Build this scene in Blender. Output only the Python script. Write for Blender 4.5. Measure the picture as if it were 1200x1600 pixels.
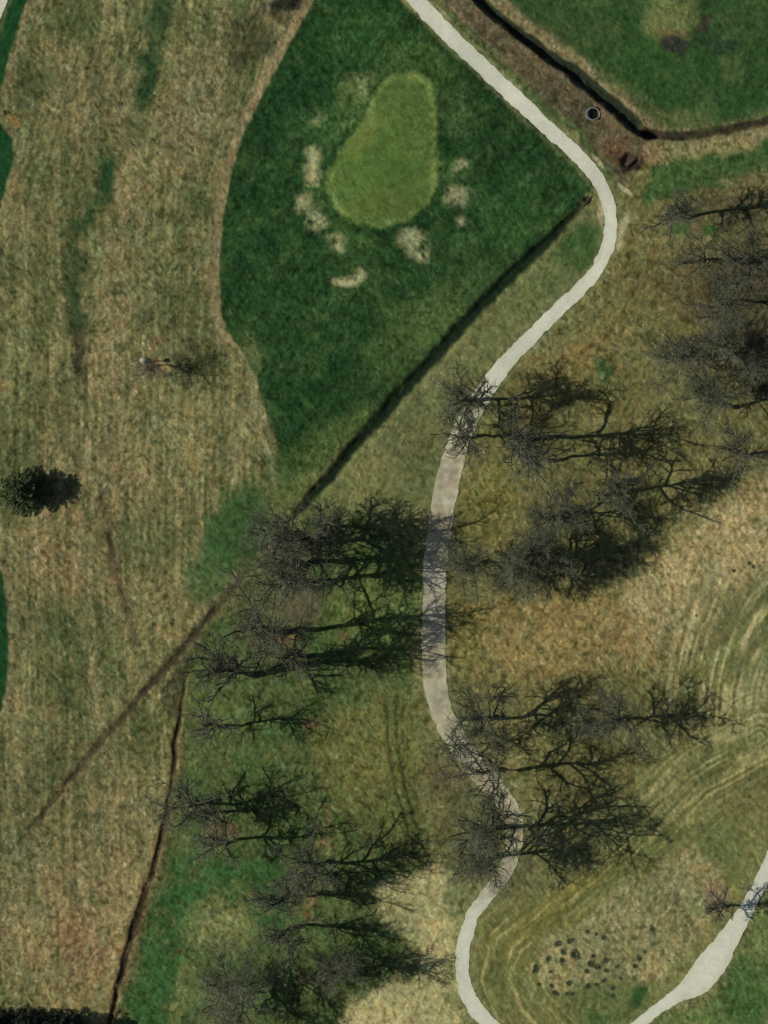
import bpy, math, random
import numpy as np
from mathutils import Vector

sc = bpy.context.scene
for o in list(bpy.data.objects): bpy.data.objects.remove(o)
C = sc.collection
R = math.radians

# ------------------------------------------------------------------ camera
# an aerial survey camera: looks straight down from 1500 m, standing 450 m east of
# the course, the lens shifted back to it (so ground scale is constant, tops lean west)
S = 0.1                                   # metres per photograph pixel
CAM_D, CAM_OFF = 1500.0, 435.0
cam = bpy.data.cameras.new('camera'); co = bpy.data.objects.new('camera', cam); C.objects.link(co)
co.location = (CAM_OFF, 0, CAM_D); co.rotation_euler = (0, 0, 0)
cam.sensor_fit = 'HORIZONTAL'; cam.sensor_width = 36
cam.lens = 36 * CAM_D / 120.0
cam.shift_x = -CAM_OFF / 120.0
cam.clip_start = 10; cam.clip_end = 9000
sc.camera = co

# ------------------------------------------------------------------ light
ELEV, DIR = 38.0, 4.5                      # sun height; heading the shadows fall to
w = bpy.data.worlds.new('World'); sc.world = w; w.use_nodes = True
nt = w.node_tree; nt.nodes.clear()
sky = nt.nodes.new('ShaderNodeTexSky'); sky.sky_type = 'NISHITA'; sky.sun_disc = False
sky.sun_elevation = R(ELEV); sky.sun_rotation = R(270 - DIR) 
bg = nt.nodes.new('ShaderNodeBackground'); bg.inputs[1].default_value = 0.05 # low: the photograph's shade is nearly black
out = nt.nodes.new('ShaderNodeOutputWorld')
nt.links.new(sky.outputs[0], bg.inputs[0]); nt.links.new(bg.outputs[0], out.inputs[0])
sl = bpy.data.lights.new('sun', 'SUN'); sl.energy = 3.6; sl.angle = R(0.4); sl.color = (1.0, 0.95, 0.86)
so = bpy.data.objects.new('sun', sl); C.objects.link(so)
ld = Vector((math.cos(R(ELEV)) * math.cos(R(DIR)), math.cos(R(ELEV)) * math.sin(R(DIR)), -math.sin(R(ELEV))))
so.rotation_euler = ld.to_track_quat('-Z', 'Y').to_euler(); so.location = (-80, 0, 80)
sc.view_settings.view_transform = 'Standard'; sc.view_settings.look = 'None'
sc.view_settings.exposure = 0.0; sc.view_settings.gamma = 1.0
sc.render.resolution_x = 768; sc.render.resolution_y = 1024
sc.render.engine = 'CYCLES'
LIT = 0.79                                 # sunlit picture value / albedo, for choosing albedos

# ------------------------------------------------------------------ helpers
def lin(c):
    c = np.asarray(c, float) / 255.0
    return np.where(c <= 0.04045, c / 12.92, ((c + 0.055) / 1.055) ** 2.4)
def alb(r, g, b): return lin((r, g, b)) / LIT
def W(px, py): return ((px - 600) * S, (800 - py) * S)

def tag(o, label=None, cat=None, group=None, kind=None):
    if label: o['label'] = label
    if cat: o['category'] = cat
    if group: o['group'] = group
    if kind: o['kind'] = kind
    return o
def empty(name, loc, label, cat, group=None, rz=0):
    o = bpy.data.objects.new(name, None); C.objects.link(o)
    o.location = loc; o.rotation_euler = (0, 0, rz); o.empty_display_size = 0.3
    return tag(o, label, cat, group)
def mesh_obj(name, V, F, mat, parent=None, smooth=False):
    """V (n,3) array; F (m,k) array of equal polygons"""
    V = np.asarray(V, np.float32); F = np.asarray(F, np.int32)
    me = bpy.data.meshes.new(name); k = F.shape[1]
    me.vertices.add(len(V)); me.vertices.foreach_set('co', V.ravel())
    me.loops.add(F.size); me.loops.foreach_set('vertex_index', F.ravel())
    me.polygons.add(len(F)); me.polygons.foreach_set('loop_start', np.arange(0, F.size, k, dtype=np.int32))
    me.polygons.foreach_set('loop_total', np.full(len(F), k, np.int32))
    me.polygons.foreach_set('use_smooth', np.full(len(F), smooth))
    me.update(calc_edges=True); me.materials.append(mat)
    o = bpy.data.objects.new(name, me); C.objects.link(o)
    if parent: o.parent = parent
    return o

def lattice(seed): return np.random.RandomState(seed).rand(257, 257).astype(np.float32)
def vnoise(x, y, seed):
    L = lattice(seed); xi = np.floor(x); yi = np.floor(y); fx = x - xi; fy = y - yi
    xi = xi.astype(np.int64) & 255; yi = yi.astype(np.int64) & 255
    fx = fx * fx * fx * (fx * (fx * 6 - 15) + 10); fy = fy * fy * fy * (fy * (fy * 6 - 15) + 10)
    x1 = (xi + 1) & 255; y1 = (yi + 1) & 255
    return (L[yi, xi] * (1 - fx) + L[yi, x1] * fx) * (1 - fy) + (L[y1, xi] * (1 - fx) + L[y1, x1] * fx) * fy
def fbm(x, y, scale, seed, octv=3, ax=1.0, ay=1.0, rot=0.0, rough=0.55):
    """x,y in px; scale = px per cell; result about -1..1"""
    c, s_ = math.cos(R(rot)), math.sin(R(rot))
    u = (x * c + y * s_) / scale / ax; v = (-x * s_ + y * c) / scale / ay
    t = 0; a = 1; n = 0
    for i in range(octv):
        t = t + a * (vnoise(u + 17.3 * i, v + 9.1 * i, seed + i) * 2 - 1); n += a
        a *= rough; u = u * 2.03 + 5.2; v = v * 2.03 + 1.7
    return t / n * 1.6
def sstep(e0, e1, x):
    t = np.clip((x - e0) / (e1 - e0), 0, 1); return t * t * (3 - 2 * t)

# ------------------------------------------------------------------ plan of the course (photograph pixels)
PATH1 = [(618,-30,24),(642,-8,25),(690,42,25),(745,96,25),(800,148,24),(850,195,23),(893,234,22),(926,270,22),(946,305,21),(954,345,20),(950,385,21),(933,422,21),(905,453,21),(870,487,22),(830,526,22),(788,570,25),(752,620,29),(722,675,32),(703,735,36),(692,795,37),(683,860,36),(679,930,36),(678,1000,36),(680,1060,36),(690,1110,35),(712,1154,33),(745,1200,33),(780,1240,32),(803,1280,29),(803,1325,25),(788,1365,23),(758,1403,22),(736,1437,21),(724,1485,22),(724,1530,22),(740,1572,24),(775,1612,24),(800,1640,24)]
PATH2 = [(1230,1270,18),(1207,1338,19),(1183,1392,21),(1160,1432,25),(1136,1470,34),(1114,1504,44),(1090,1534,40),(1062,1553,24),(1030,1576,17),(990,1606,16),(960,1630,16)]
PATH3 = [(22,-40,14),(6,-8,16),(-8,30,16),(-30,90,16)]
DITCH1 = [(700,-50,17),(735,-14,15),(800,44,16),(870,95,19),(930,140,22),(972,176,24),(994,198,20),(1008,208,14),(1022,213,10)]
DITCH2 = [(1008,208,16),(1050,213,13),(1100,209,12),(1150,200,12),(1240,180,12)]
DITCH3 = [(922,308,4),(880,352,10),(835,398,16),(790,438,18),(740,490,17),(700,533,17),(660,578,17),(620,622,18),(570,678,16),(520,738,14),(482,782,10),(455,812,5)]
DITCH4 = [(392,888,5),(350,936,8),(300,1000,10),(255,1050,10),(200,1108,8),(140,1180,7),(70,1270,7),(20,1330,4)]
DITCH5 = [(290,1058,4),(284,1110,6),(273,1160,7),(270,1220,6),(255,1290,7),(238,1360,7),(210,1445,8),(192,1510,8),(178,1570,8),(160,1640,8)]
GREEN = [(612,118),(650,112),(678,126),(684,175),(686,240),(685,285),(672,318),(640,345),(600,357),(560,352),(528,330),(511,300),(512,272),(535,235),(565,190),(588,145)]
LUSH = [(500,-60),(490,0),(468,40),(440,90),(410,145),(378,210),(358,280),(347,350),(341,420),(343,480),(352,515),(375,545),(400,590),(414,640),(424,690),(434,720),(478,742),(505,735),(560,680),(640,592),(715,512),(775,450),(850,382),(900,328),(915,306),(935,290),(905,250),(850,205),(800,160),(740,105),(680,48),(628,0),(590,-60)]

class Fld:
    def __init__(s, X, Y): s.X, s.Y = X, Y
    def line(s, pts):
        """distance to polyline minus half its width (negative inside); also the raw distance"""
        best = np.full(s.X.shape, 1e9, np.float32); hw = np.zeros_like(best)
        for (x0, y0, w0), (x1, y1, w1) in zip(pts[:-1], pts[1:]):
            dx, dy = x1 - x0, y1 - y0; t = np.clip(((s.X - x0) * dx + (s.Y - y0) * dy) / (dx * dx + dy * dy), 0, 1)
            d = np.hypot(s.X - x0 - t * dx, s.Y - y0 - t * dy) ; m = d < best
            best = np.where(m, d, best); hw = np.where(m, (w0 + t * (w1 - w0)) / 2, hw)
        return best, hw
    def poly(s, P):
        """signed distance, negative inside"""
        d = np.full(s.X.shape, 1e18, np.float64); ins = np.zeros(s.X.shape, bool); n = len(P)
        for i in range(n):
            x0, y0 = P[i]; x1, y1 = P[(i + 1) % n]; dx, dy = x1 - x0, y1 - y0
            t = np.clip(((s.X - x0) * dx + (s.Y - y0) * dy) / (dx * dx + dy * dy), 0, 1)
            d = np.minimum(d, (s.X - x0 - t * dx) ** 2 + (s.Y - y0 - t * dy) ** 2)
            if dy != 0:
                c = ((y0 > s.Y) != (y1 > s.Y)) & (s.X < dx * (s.Y - y0) / dy + x0); ins ^= c
        d = np.sqrt(d); return np.where(ins, -d, d)
    def blob(s, x, y, rx, ry, rot=0, hard=0.55):
        c, n_ = math.cos(R(rot)), math.sin(R(rot)); u = (s.X - x) * c + (s.Y - y) * n_; v = -(s.X - x) * n_ + (s.Y - y) * c
        return 1 - sstep(hard, 1.3, np.sqrt((u / rx) ** 2 + (v / ry) ** 2))

def smooth_line(pts, sub=6):
    P = np.array(pts, float); o = []
    for i in range(len(P) - 1):
        a = P[max(i - 1, 0)]; b = P[i]; c = P[i + 1]; d = P[min(i + 2, len(P) - 1)]
        for k in range(sub):
            t = k / sub; o.append(0.5 * (2 * b + (c - a) * t + (2 * a - 5 * b + 4 * c - d) * t * t + (3 * b - a - 3 * c + d) * t ** 3))
    o.append(P[-1]); return np.array(o)

D1 = smooth_line(DITCH1, 2); D3 = smooth_line(DITCH3, 2); D5 = smooth_line(DITCH5, 2)
P1 = smooth_line(PATH1, 2); P2 = smooth_line(PATH2, 2)

def relief(X, Y):
    """terrain height in metres at photograph pixels X, Y"""
    F = Fld(X + 2.0 * fbm(X, Y, 22, 901, 2), Y + 2.0 * fbm(X, Y, 22, 905, 2))
    near = np.ones_like(X)
    z = 0.34 * fbm(X, Y, 210, 11, 2) + 0.10 * fbm(X, Y, 70, 15, 2)
    z = z + 0.8 * F.blob(985, 1420, 190, 80, -38, 0.1) + 0.5 * F.blob(1195, 1080, 70, 170, 10, 0.1)
    z = z + 0.35 * F.blob(605, 250, 120, 150, 0, 0.4) + 0.5 * F.blob(1060, 20, 60, 60, 0, 0.1)
    pth = np.full(X.shape, 1e9)
    for P in (P1, P2, PATH3):
        d, h = F.line(P); pth = np.minimum(pth, d - h)
    fine = 0.035 * fbm(X, Y, 9, 31, 2) + 0.02 * fbm(X, Y, 4.5, 35, 1)
    gr = F.poly(GREEN)
    z = z + fine * sstep(0, 14, pth) * sstep(-2, 10, gr)
    for pts, dep, bank in ((D1, 1.15, 8), (DITCH2, .5, 9), (D3, .5, 10), (DITCH4, .2, 7), (D5, .40, 5)):
        d, h = F.line(pts)
        ss = sstep(-h * 0.75, bank * 0.45, d - h)
        z = z - dep * (1 - ss) * np.clip(h / 5.5, 0.15, 1)
        z = z + 0.10 * np.exp(-((d - h - bank) / 7.0) ** 2) * (h > 3)
    z = z - 0.7 * F.blob(983, 250, 13, 13) - 0.3 * F.blob(918, 313, 7, 7)
    return z * 1.0

def ground_colour(X, Y):
    """colour (albedo) of the turf, with some tree shade painted in, at photograph pixels and the strength of its fine mottling"""
    wx = 7 * fbm(X, Y, 60, 101, 3); wy = 7 * fbm(X, Y, 60, 111, 3)
    wf = 3.0 * fbm(X, Y, 13, 121, 2); wg = 3.0 * fbm(X, Y, 13, 126, 2)
    F = Fld(X + wx * 1.5 + wf * 1.3, Y + wy * 1.5 + wg * 1.3)     # loose, natural borders
    E = Fld(X + wx * .22 + wf * .45, Y + wy * .22 + wg * .45)     # mown borders
    n1 = fbm(X, Y, 95, 201, 4); n2 = fbm(X, Y, 38, 211, 3); n3 = fbm(X, Y, 15, 221, 3)
    sp = fbm(X, Y, 5.6, 231, 2); sp2 = fbm(X, Y, 7.5, 241, 2, 1.0, 1.0); big = fbm(X, Y, 300, 251, 3)
    col = np.empty(X.shape + (3,)); col[:] = alb(105, 105, 65)
    amp = np.full(X.shape, 1.0)
    def mix(m, c, a=None, k=1.0):
        nonlocal col, amp
        m = np.clip(m * k, 0, 1); col = col * (1 - m[..., None]) + np.asarray(c) * m[..., None]
        if a is not None: amp = amp * (1 - m) + a * m
    # left field: tan, olive and brown turf in drifts
    left = sstep(560, 420, X)
    mix(left * sstep(-.25, .55, n1 + .35 * n2), alb(80, 87, 51), k=.85)
    mix(left * sstep(.1, .7, fbm(X, Y, 26, 261, 3, 1, 1.8)), alb(74, 82, 48), k=.5)
    mix(left * sstep(.0, .8, -n1 + .4 * n2), alb(120, 112, 72), k=.7)
    mix(F.blob(80, 400, 90, 130, 0, .3), alb(92, 92, 56), k=.7)
    mix(F.blob(120, 760, 130, 110, 0, .3), alb(116, 102, 68), k=.6)
    mix(F.blob(90, 900, 100, 80, 0, .2), alb(116, 100, 68), k=.6)
    mix(F.blob(110, 990, 90, 70, 0, .3), alb(82, 88, 50), k=.55)
    mix(F.blob(150, 160, 90, 70, 0, .3), alb(118, 106, 72), k=.5)
    mix(F.blob(60, 130, 60, 55, 0, .3), alb(82, 84, 56), k=.6)
    mix(F.blob(300, 180, 60, 120, 18, .3), alb(120, 108, 76), k=.7)
    mix(F.blob(290, 650, 130, 100, 0, .3), alb(104, 106, 66), k=.8)
    mix(F.blob(110, 1440, 130, 150, 0, .4), alb(132, 118, 78), k=.9)
    mix(F.blob(190, 1290, 65, 120, 12, .3), alb(128, 114, 76), k=.7)
    mix(F.blob(130, 1480, 50, 60, 0, .2), alb(138, 106, 74), k=.7)
    mix(F.blob(30, 1320, 60, 110, 0, .3), alb(100, 102, 68), k=.7)
    mix(F.blob(60, 1200, 120, 70, -40, .3), alb(104, 98, 62), k=.6)
    # worn vertical mowing lines
    st = sstep(0, .9, fbm(X, Y, 9, 301, 2, 1, 16)) ; rows = .5 + .5 * np.sin(X / 12.5 * 2 * math.pi + 1.3 * n2)
    mix(left * sstep(480, 600, Y) * sstep(1000, 850, Y) * sstep(60, 160, X) * rows, alb(134, 120, 80), k=.6)
    mix(left * st, alb(134, 126, 86), k=.42)
    mix(left * sstep(.2, .9, fbm(X, Y, 9, 311, 2, 1, 11)), alb(66, 72, 43), k=.5)
    mix(E.line([(190,230,10),(186,380,16),(180,520,22),(190,640,14)])[0] < 1, alb(125, 112, 80), k=0)
    d, h = F.line([(205,120,8),(196,260,10),(182,420,12),(172,520,16),(190,700,10)]); mix(np.exp(-(d / 13) ** 2), alb(128, 116, 82), k=.5)
    xc = X + np.clip(Y - 320, -400, 0) * .28 + np.clip(900 - Y, -700, 0) * .10
    s1 = vnoise(xc / 4.0 + 30, Y / 60, 631); s2 = vnoise(xc / 9.0 + 30, Y / 120, 633)
    mix(left * sstep(.6, .95, s1), alb(138, 128, 90), k=.38); mix(left * sstep(.4, .05, s1), alb(78, 82, 50), k=.38); mix(left * sstep(.4, .1, s2), alb(82, 86, 52), k=.32); mix(left * sstep(.65, .95, s2), alb(130, 116, 80), k=.3)
    # lush and darker drifts in it, then tree shade painted into the turf
    for (x, y, rx, ry, ro, k) in ((255,20,26,52,12,.75),(232,118,20,62,10,.85),(215,205,20,22,0,.45),(168,275,19,34,0,.95),(152,310,26,20,0,.6),(136,345,16,26,10,.75),(122,400,13,40,4,.7),(116,468,14,46,0,.65),(128,505,14,18,0,.6),(120,20,40,30,0,.35),(60,125,34,30,0,.4),(30,690,34,60,0,.4),(100,970,40,60,0,.35),(230,850,40,60,0,.3),(85,1195,30,36,0,.35),(320,320,24,36,0,.35)):
        mix(F.blob(x, y, rx * 1.2, ry * 1.1, ro, .3), alb(38, 64, 36), .9, min(1, k * 1.1))
    mix(F.blob(120, 545, 15, 44), alb(50, 50, 36), k=.85); mix(F.blob(112, 470, 13, 60, 3), alb(48, 62, 38), k=.6)
    mix(F.blob(112, 400, 10, 120, 2), alb(62, 70, 44), k=.35)
    mix(F.blob(385, 60, 46, 44, 20), alb(62, 64, 42), k=.75)  # faint shade of a tree beyond the top edge, painted in
    mix(F.blob(372, 100, 18, 16), alb(48, 46, 34), k=.5)
    mix(F.blob(420, 12, 34, 12), alb(96, 78, 62), k=.6)
    mix(F.blob(462, 2, 34, 14, -20), alb(24, 30, 26), k=.9)  # dark tree shadow at the top edge, painted into the turf colour
    mix(F.blob(446, 26, 22, 14, -20), alb(46, 50, 38), k=.6)
    mix(F.blob(313, 572, 55, 52, 20, .2), alb(56, 64, 38), k=.6)  # lone tree's faint crown shadow painted into the turf
    # green slope south-west of the long ditch
    mix(F.blob(375, 825, 62, 90, 32), alb(50, 78, 42), .7, .95)
    mix(F.blob(330, 900, 40, 60, 20), alb(54, 82, 44), .8, .7)
    mix(F.blob(462, 762, 62, 44, -30, .3), alb(84, 94, 52), .9, .85); mix(F.blob(445, 725, 30, 40, 0, .3), alb(58, 80, 42), .9, .9)
    # ground beyond the ditch under the left trees
    gu = F.poly([(395,905),(300,1010),(290,1120),(275,1230),(215,1440),(185,1640),(560,1640),(620,1500),(650,1390),(668,1300),(640,1180),(640,860),(560,800),(470,800)])
    mix(sstep(14, -16, gu), alb(78, 88, 50))
    mix(sstep(14, -16, gu) * sstep(-.1, .6, n2), alb(60, 86, 46), k=.7)
    mix(F.poly([(668,1060),(660,1360),(600,1330),(500,1250),(480,1130),(600,1090)]) < 0, alb(94, 94, 52), k=.55)
    mix(F.blob(585, 1180, 90, 100, 0, .3), alb(98, 98, 54), k=.7)
    mix(F.blob(620, 940, 60, 90, 0, .3), alb(94, 108, 58), k=.75)
    mix(F.blob(560, 960, 50, 60, 0, .3), alb(92, 106, 54), k=.6)
    mix(F.blob(420, 980, 60, 80, 0, .3), alb(78, 76, 50), k=.6)
    mix(F.blob(470, 935, 45, 45, 0, .3), alb(90, 80, 64), k=.7)
    mix(F.blob(340, 1070, 50, 60, 0, .3), alb(80, 94, 46), k=.5)
    lg = F.poly([(262,1330),(245,1400),(215,1500),(190,1640),(300,1640),(340,1560),(420,1480),(450,1430),(440,1350),(400,1340),(330,1330)])
    mix(sstep(10, -12, lg) * sstep(-1.1, .1, n3 + .6 * n2), alb(50, 82, 43), .9, .9)
    mix(F.blob(345, 1450, 62, 58, -20, .35), alb(112, 114, 70), 1.1, .85)
    mix(F.blob(285, 1550, 22, 60, 20, .4), alb(108, 110, 66), 1.1, .6)
    mix(F.blob(330, 1560, 40, 50), alb(96, 104, 62), k=.5)
    # narrow wheel tracks
    for off in (0, 15):
        d, h = E.line([(600+off,1090,3),(606+off,1160,3),(618+off,1230,3),(640+off,1310,3),(660+off,1360,3)])
        mix(np.exp(-(d / 3.4) ** 2), alb(46, 56, 32), k=.75)
    # litter of red-brown leaves
    for (x, y, rx, ry, k) in ((350,1292,26,18,1),(488,1130,12,10,.8),(505,1275,10,20,.7),(498,1320,20,20,.6),(480,1390,20,26,.7),(488,1425,12,16,.9),(432,865,24,14,.6),(388,985,14,14,.7),(445,1000,26,20,.6),(545,1003,10,8,.6),(880,715,22,12,1),(860,752,26,12,.6),(780,745,22,10,.6),(762,1083,10,8,.8),(735,1085,14,10,.6),(1042,325,10,12,1),(975,405,18,12,.8),(1000,440,30,16,.6),(1085,500,12,10,.6),(1110,515,14,9,.6),(942,1165,14,10,.7),(975,1090,9,8,.7),(505,655,8,6,.3),(712,545,4,3,.9),(15,38,14,12,.7),(30,30,14,12,.7),(235,585,15,15,1.1),(246,545,12,12,.8),(1155,600,16,10,.6),(20,280,10,12,.5),(720,690,10,12,.3),(960,1040,10,10,.4),(1150,280,10,8,.3),(535,1135,10,8,.4)):
        mix(F.blob(x, y, rx, ry) * sstep(-.5, .5, n3 + .3), alb(120, 88, 64), 1.2, .6 * k)
    # right of the long ditch, up to the path
    st_ = F.poly([(915,325),(880,372),(800,446),(700,548),(600,662),(500,780),(520,810),(690,800),(705,735),(722,675),(760,605),(830,526),(930,425),(945,385),(938,330)])
    mix(sstep(6, -8, st_), alb(98, 103, 64), .7)
    mix(F.blob(905, 385, 42, 36, -45), alb(50, 80, 40), .7, .85)
    mix(F.blob(850, 450, 60, 24, -45, .3), alb(78, 92, 50), .7, .5)
    mix(F.blob(700, 590, 50, 26, -45, .3), alb(112, 114, 76), .7, .5)
    mix(F.blob(640, 690, 60, 40, -45, .3), alb(92, 92, 58), .8, .6)
    mix(F.blob(560, 760, 70, 40, -20, .3), alb(112, 112, 66), .8, .6)
    # right side fields
    rs = F.poly([(965,300),(960,385),(900,470),(800,575),(735,670),(718,740),(705,850),(697,1000),(705,1100),(760,1190),(820,1270),(1400,1270),(1400,240),(1040,240)])
    mix(sstep(5, -6, rs), alb(106, 102, 62), 1.0)
    mix(sstep(5, -6, rs) * sstep(0, .7, n2), alb(82, 82, 48), k=.6)
    mix(F.blob(1000, 440, 60, 90, 30, .3), alb(104, 97, 58), k=.8)
    mix(F.blob(900, 560, 80, 34, -25, .3), alb(120, 106, 62), k=.7)
    mix(F.blob(1090, 450, 90, 60, 0, .3), alb(88, 76, 52), k=.6)
    mix(F.blob(1180, 500, 100, 150, 0, .4), alb(70, 62, 46), k=.85)
    mix(F.blob(1120, 640, 80, 50, 0, .3), alb(96, 96, 58), k=.6)
    mix(F.blob(770, 780, 44, 70, 0, .4), alb(110, 105, 56), k=.85)
    mix(F.blob(745, 640, 60, 60, 0, .4), alb(84, 92, 50), k=.5)
    mix(F.blob(870, 990, 200, 75, 0, .5), alb(130, 115, 70), k=.95)
    mix(F.blob(730, 950, 32, 120, 0, .4), alb(122, 114, 58), k=.6)
    tanf = F.poly([(1200,750),(1130,770),(1060,830),(960,930),(1000,1010),(1080,1000),(1150,930),(1400,850),(1400,700)])
    mix(sstep(22, -26, tanf), alb(147, 134, 90), 1.0)
    mix(F.blob(1020, 1000, 60, 60, 0, .3), alb(122, 110, 70), k=.6)
    # sloping turf with arcs of mowing lines
    sl_ = F.poly([(1400,880),(1160,950),(1100,1030),(1110,1080),(1140,1120),(1080,1165),(990,1190),(1000,1260),(940,1345),(840,1410),(755,1420),(735,1480),(738,1540),(790,1640),(960,1640),(1040,1580),(1130,1480),(1200,1340),(1400,1300)])
    slm = sstep(10, -12, sl_); mix(slm, alb(110, 110, 64), .7)
    mix(slm * F.blob(1080, 1220, 150, 50, -30, .3), alb(106, 106, 66), k=.8)
    mix(slm * F.blob(860, 1430, 130, 30, -38, .3), alb(122, 112, 58), .6, .8)
    mix(slm * F.blob(1190, 1080, 50, 110, 0, .4), alb(122, 122, 80), k=.8)
    mix(slm * F.blob(1130, 1325, 45, 50, 0, .4), alb(84, 96, 56), k=.75)
    mix(slm * F.blob(1170, 1240, 50, 60, 0, .4), alb(104, 98, 60), k=.6)
    rr = np.hypot(X - 1330, (Y - 1130) * .75); an = np.arctan2((Y - 1130) * .75, X - 1330)
    s1 = vnoise(rr / 4.4 + 20, an * 5 + 40, 621); s2 = vnoise(rr / 8 + 20, an * 4 + 40, 623); bm_ = F.blob(1130, 1020, 105, 150, 0, .5)
    mix(bm_ * sstep(.5, .85, s1), alb(160, 152, 108), .6, .8); mix(bm_ * sstep(.5, .15, s1), alb(84, 92, 58), .6, .6); mix(bm_ * sstep(.5, .15, s2), alb(82, 90, 56), .6, .6)
    d, h = E.line([(1215,975,16),(1180,1010,14),(1155,1050,10),(1146,1085,5)]); mix(sstep(2, -2, d - h), alb(84, 84, 54), .5, .75)
    d, h = E.line([(1215,925,18),(1170,955,16),(1120,1010,10)]); mix(sstep(3, -3, d - h), alb(86, 88, 56), .5, .6)
    dl, _ = E.line([(1190,1150,1),(1080,1210,1),(1010,1280,1),(930,1360,1),(840,1430,1),(790,1475,1),(775,1530,1),(800,1590,1),(850,1640,1)])
    sd_ = np.where(X * .62 + Y * .78 > 1190 * .62 + 1150 * .78 - 60, dl, -dl)
    along = X - .8 * Y
    s1 = vnoise(sd_ / 4.2 + 50, along / 75, 611); s2 = vnoise(sd_ / 7.5 + 90, along / 110, 613)
    bandm = slm * np.exp(-(dl / 75) ** 2)
    mix(bandm * sstep(.5, .85, s1), alb(150, 142, 92), .6, .85); mix(bandm * sstep(.5, .15, s1), alb(82, 88, 50), .6, .7); mix(bandm * sstep(.5, .15, s2), alb(78, 84, 46), .6, .6)
    dl, _ = E.line([(1100,1290,1),(1040,1310,1),(960,1375,1),(880,1440,1),(835,1500,1)]); mix(slm * np.exp(-(dl / 7) ** 2), alb(82, 92, 52), .6, .6)
    for y0 in range(0, 60, 12):
        dl, _ = E.line([(990,1190+y0*1.5,1),(1060,1150+y0*1.5,1),(1100,1125+y0*1.5,1)]); mix(slm * np.exp(-(dl / 2.5) ** 2), alb(132, 124, 76), k=.3)
    md = F.poly([(1090,1320),(1135,1360),(1140,1420),(1080,1480),(1040,1530),(980,1545),(930,1540),(880,1560),(835,1530),(850,1470),(900,1430),(980,1380)])
    mix(sstep(10, -12, md), alb(136, 128, 86), 1.0, .9)
    mix(sstep(10, -12, md) * sstep(.1, .8, n3), alb(90, 98, 58), k=.6)
    mix(F.blob(935, 1490, 44, 40), alb(112, 112, 76), k=.6)
    mix(F.blob(1120, 1405, 24, 22), alb(122, 104, 78), k=.7)
    mix(F.blob(950, 1570, 70, 42), alb(88, 100, 58), k=.75)
    mix(F.blob(1000, 1560, 22, 14), alb(46, 76, 40), k=.9)
    mix(F.blob(935, 1598, 22, 16), alb(54, 84, 44), k=.7)
    se = F.poly([(1230,1350),(1180,1440),(1140,1500),(1110,1560),(1040,1580),(980,1640),(1400,1640),(1400,1300)])
    mix(sstep(6, -6, se), alb(96, 106, 60), .9)
    mix(F.blob(1165, 1560, 48, 60, 0, .4), alb(56, 86, 44), .9, .8)
    mix(F.blob(1100, 1592, 40, 12), alb(60, 88, 44), k=.6)
    # pale dry turf by the lower path
    cr = F.poly([(585,1395),(625,1370),(690,1350),(722,1370),(722,1420),(708,1480),(712,1560),(745,1640),(520,1640),(545,1560),(640,1530),(650,1480),(600,1440)])
    mix(sstep(8, -10, cr), alb(156, 148, 100), .8)
    mix(sstep(8, -10, cr) * sstep(.2, .9, n3), alb(122, 120, 76), k=.6)
    mix(F.blob(712, 1400, 14, 50), alb(84, 96, 56), k=.7)
    mix(F.blob(625, 1425, 30, 22), alb(128, 122, 76), k=.4)
    mix(F.blob(785, 1330, 70, 80, 0, .5), alb(84, 82, 54), k=.6)
    mix(F.blob(700, 1540, 14, 60), alb(120, 122, 78), k=.5)
    mix(F.blob(705, 1220, 60, 60, 45, .4), alb(86, 78, 54), k=.7)
    mix(F.blob(700, 1310, 50, 34, 0, .4), alb(82, 82, 48), k=.7)
    # lush fairway round the putting green
    lu = E.poly(LUSH)
    out_edge = sstep(440, 400, X + (Y < 100) * -80)
    d, h = E.line([(490,0,1),(468,40,1),(440,90,1),(410,145,1),(378,210,1),(358,280,1),(347,350,1),(341,420,1),(343,480,1),(352,515,1)])
    mix(np.exp(-((lu - 7) / 8.0) ** 2) * (d < 22), alb(130, 116, 82), .7, .8)
    d, h = E.line([(352,515,1),(382,560,1),(402,620,1),(415,690,1),(432,760,1)])
    mix(np.exp(-(d / 5) ** 2), alb(112, 110, 74), k=.6)
    soft = 4 + 14 * sstep(600, 740, Y) + 25 * sstep(430, 330, Y) * sstep(700, 800, X) * 0
    lm = sstep(.4, -1, lu / soft); mix(lm, alb(33, 59, 30), 1.0)
    mix(lm * sstep(-.2, .7, n2 * .7 + n1 * .4), alb(46, 72, 38), .95, .6)
    mix(lm * F.blob(670, 510, 150, 60, -42, .3), alb(66, 86, 46), k=.8)
    mix(lm * F.blob(460, 470, 70, 60, 0, .3), alb(44, 70, 38), k=.5)
    mix(lm * F.blob(520, 690, 120, 40, -30, .3), alb(76, 92, 48), k=.75)
    mix(lm * F.blob(560, 60, 70, 60, 0, .3), alb(44, 76, 38), k=.6)
    mix(lm * F.blob(650, 100, 75, 50, 0, .3), alb(60, 86, 42), k=.8)
    mix(lm * np.exp(-((E.poly(GREEN) - 14) / 26) ** 2) * sstep(-.5, .6, n2 + .5 * n3), alb(56, 82, 42), k=.75)
    mix(lm * sstep(.25, .9, n3 * .7 + n2 * .5), alb(62, 84, 44), k=.45)
    mix(lm * F.blob(548, 170, 24, 70, 30, .4), alb(78, 100, 54), k=.65)
    mix(lm * F.blob(505, 200, 30, 40, 0, .3), alb(50, 82, 42), k=.7)
    mix(lm * F.blob(560, 135, 34, 12, -25), alb(86, 104, 60), k=.45)
    mix(lm * F.blob(725, 190, 30, 60, 0, .3), alb(56, 80, 46), k=.5)
    mix(lm * F.blob(600, 400, 120, 24, 0, .3), alb(54, 80, 40), k=.4)
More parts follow.
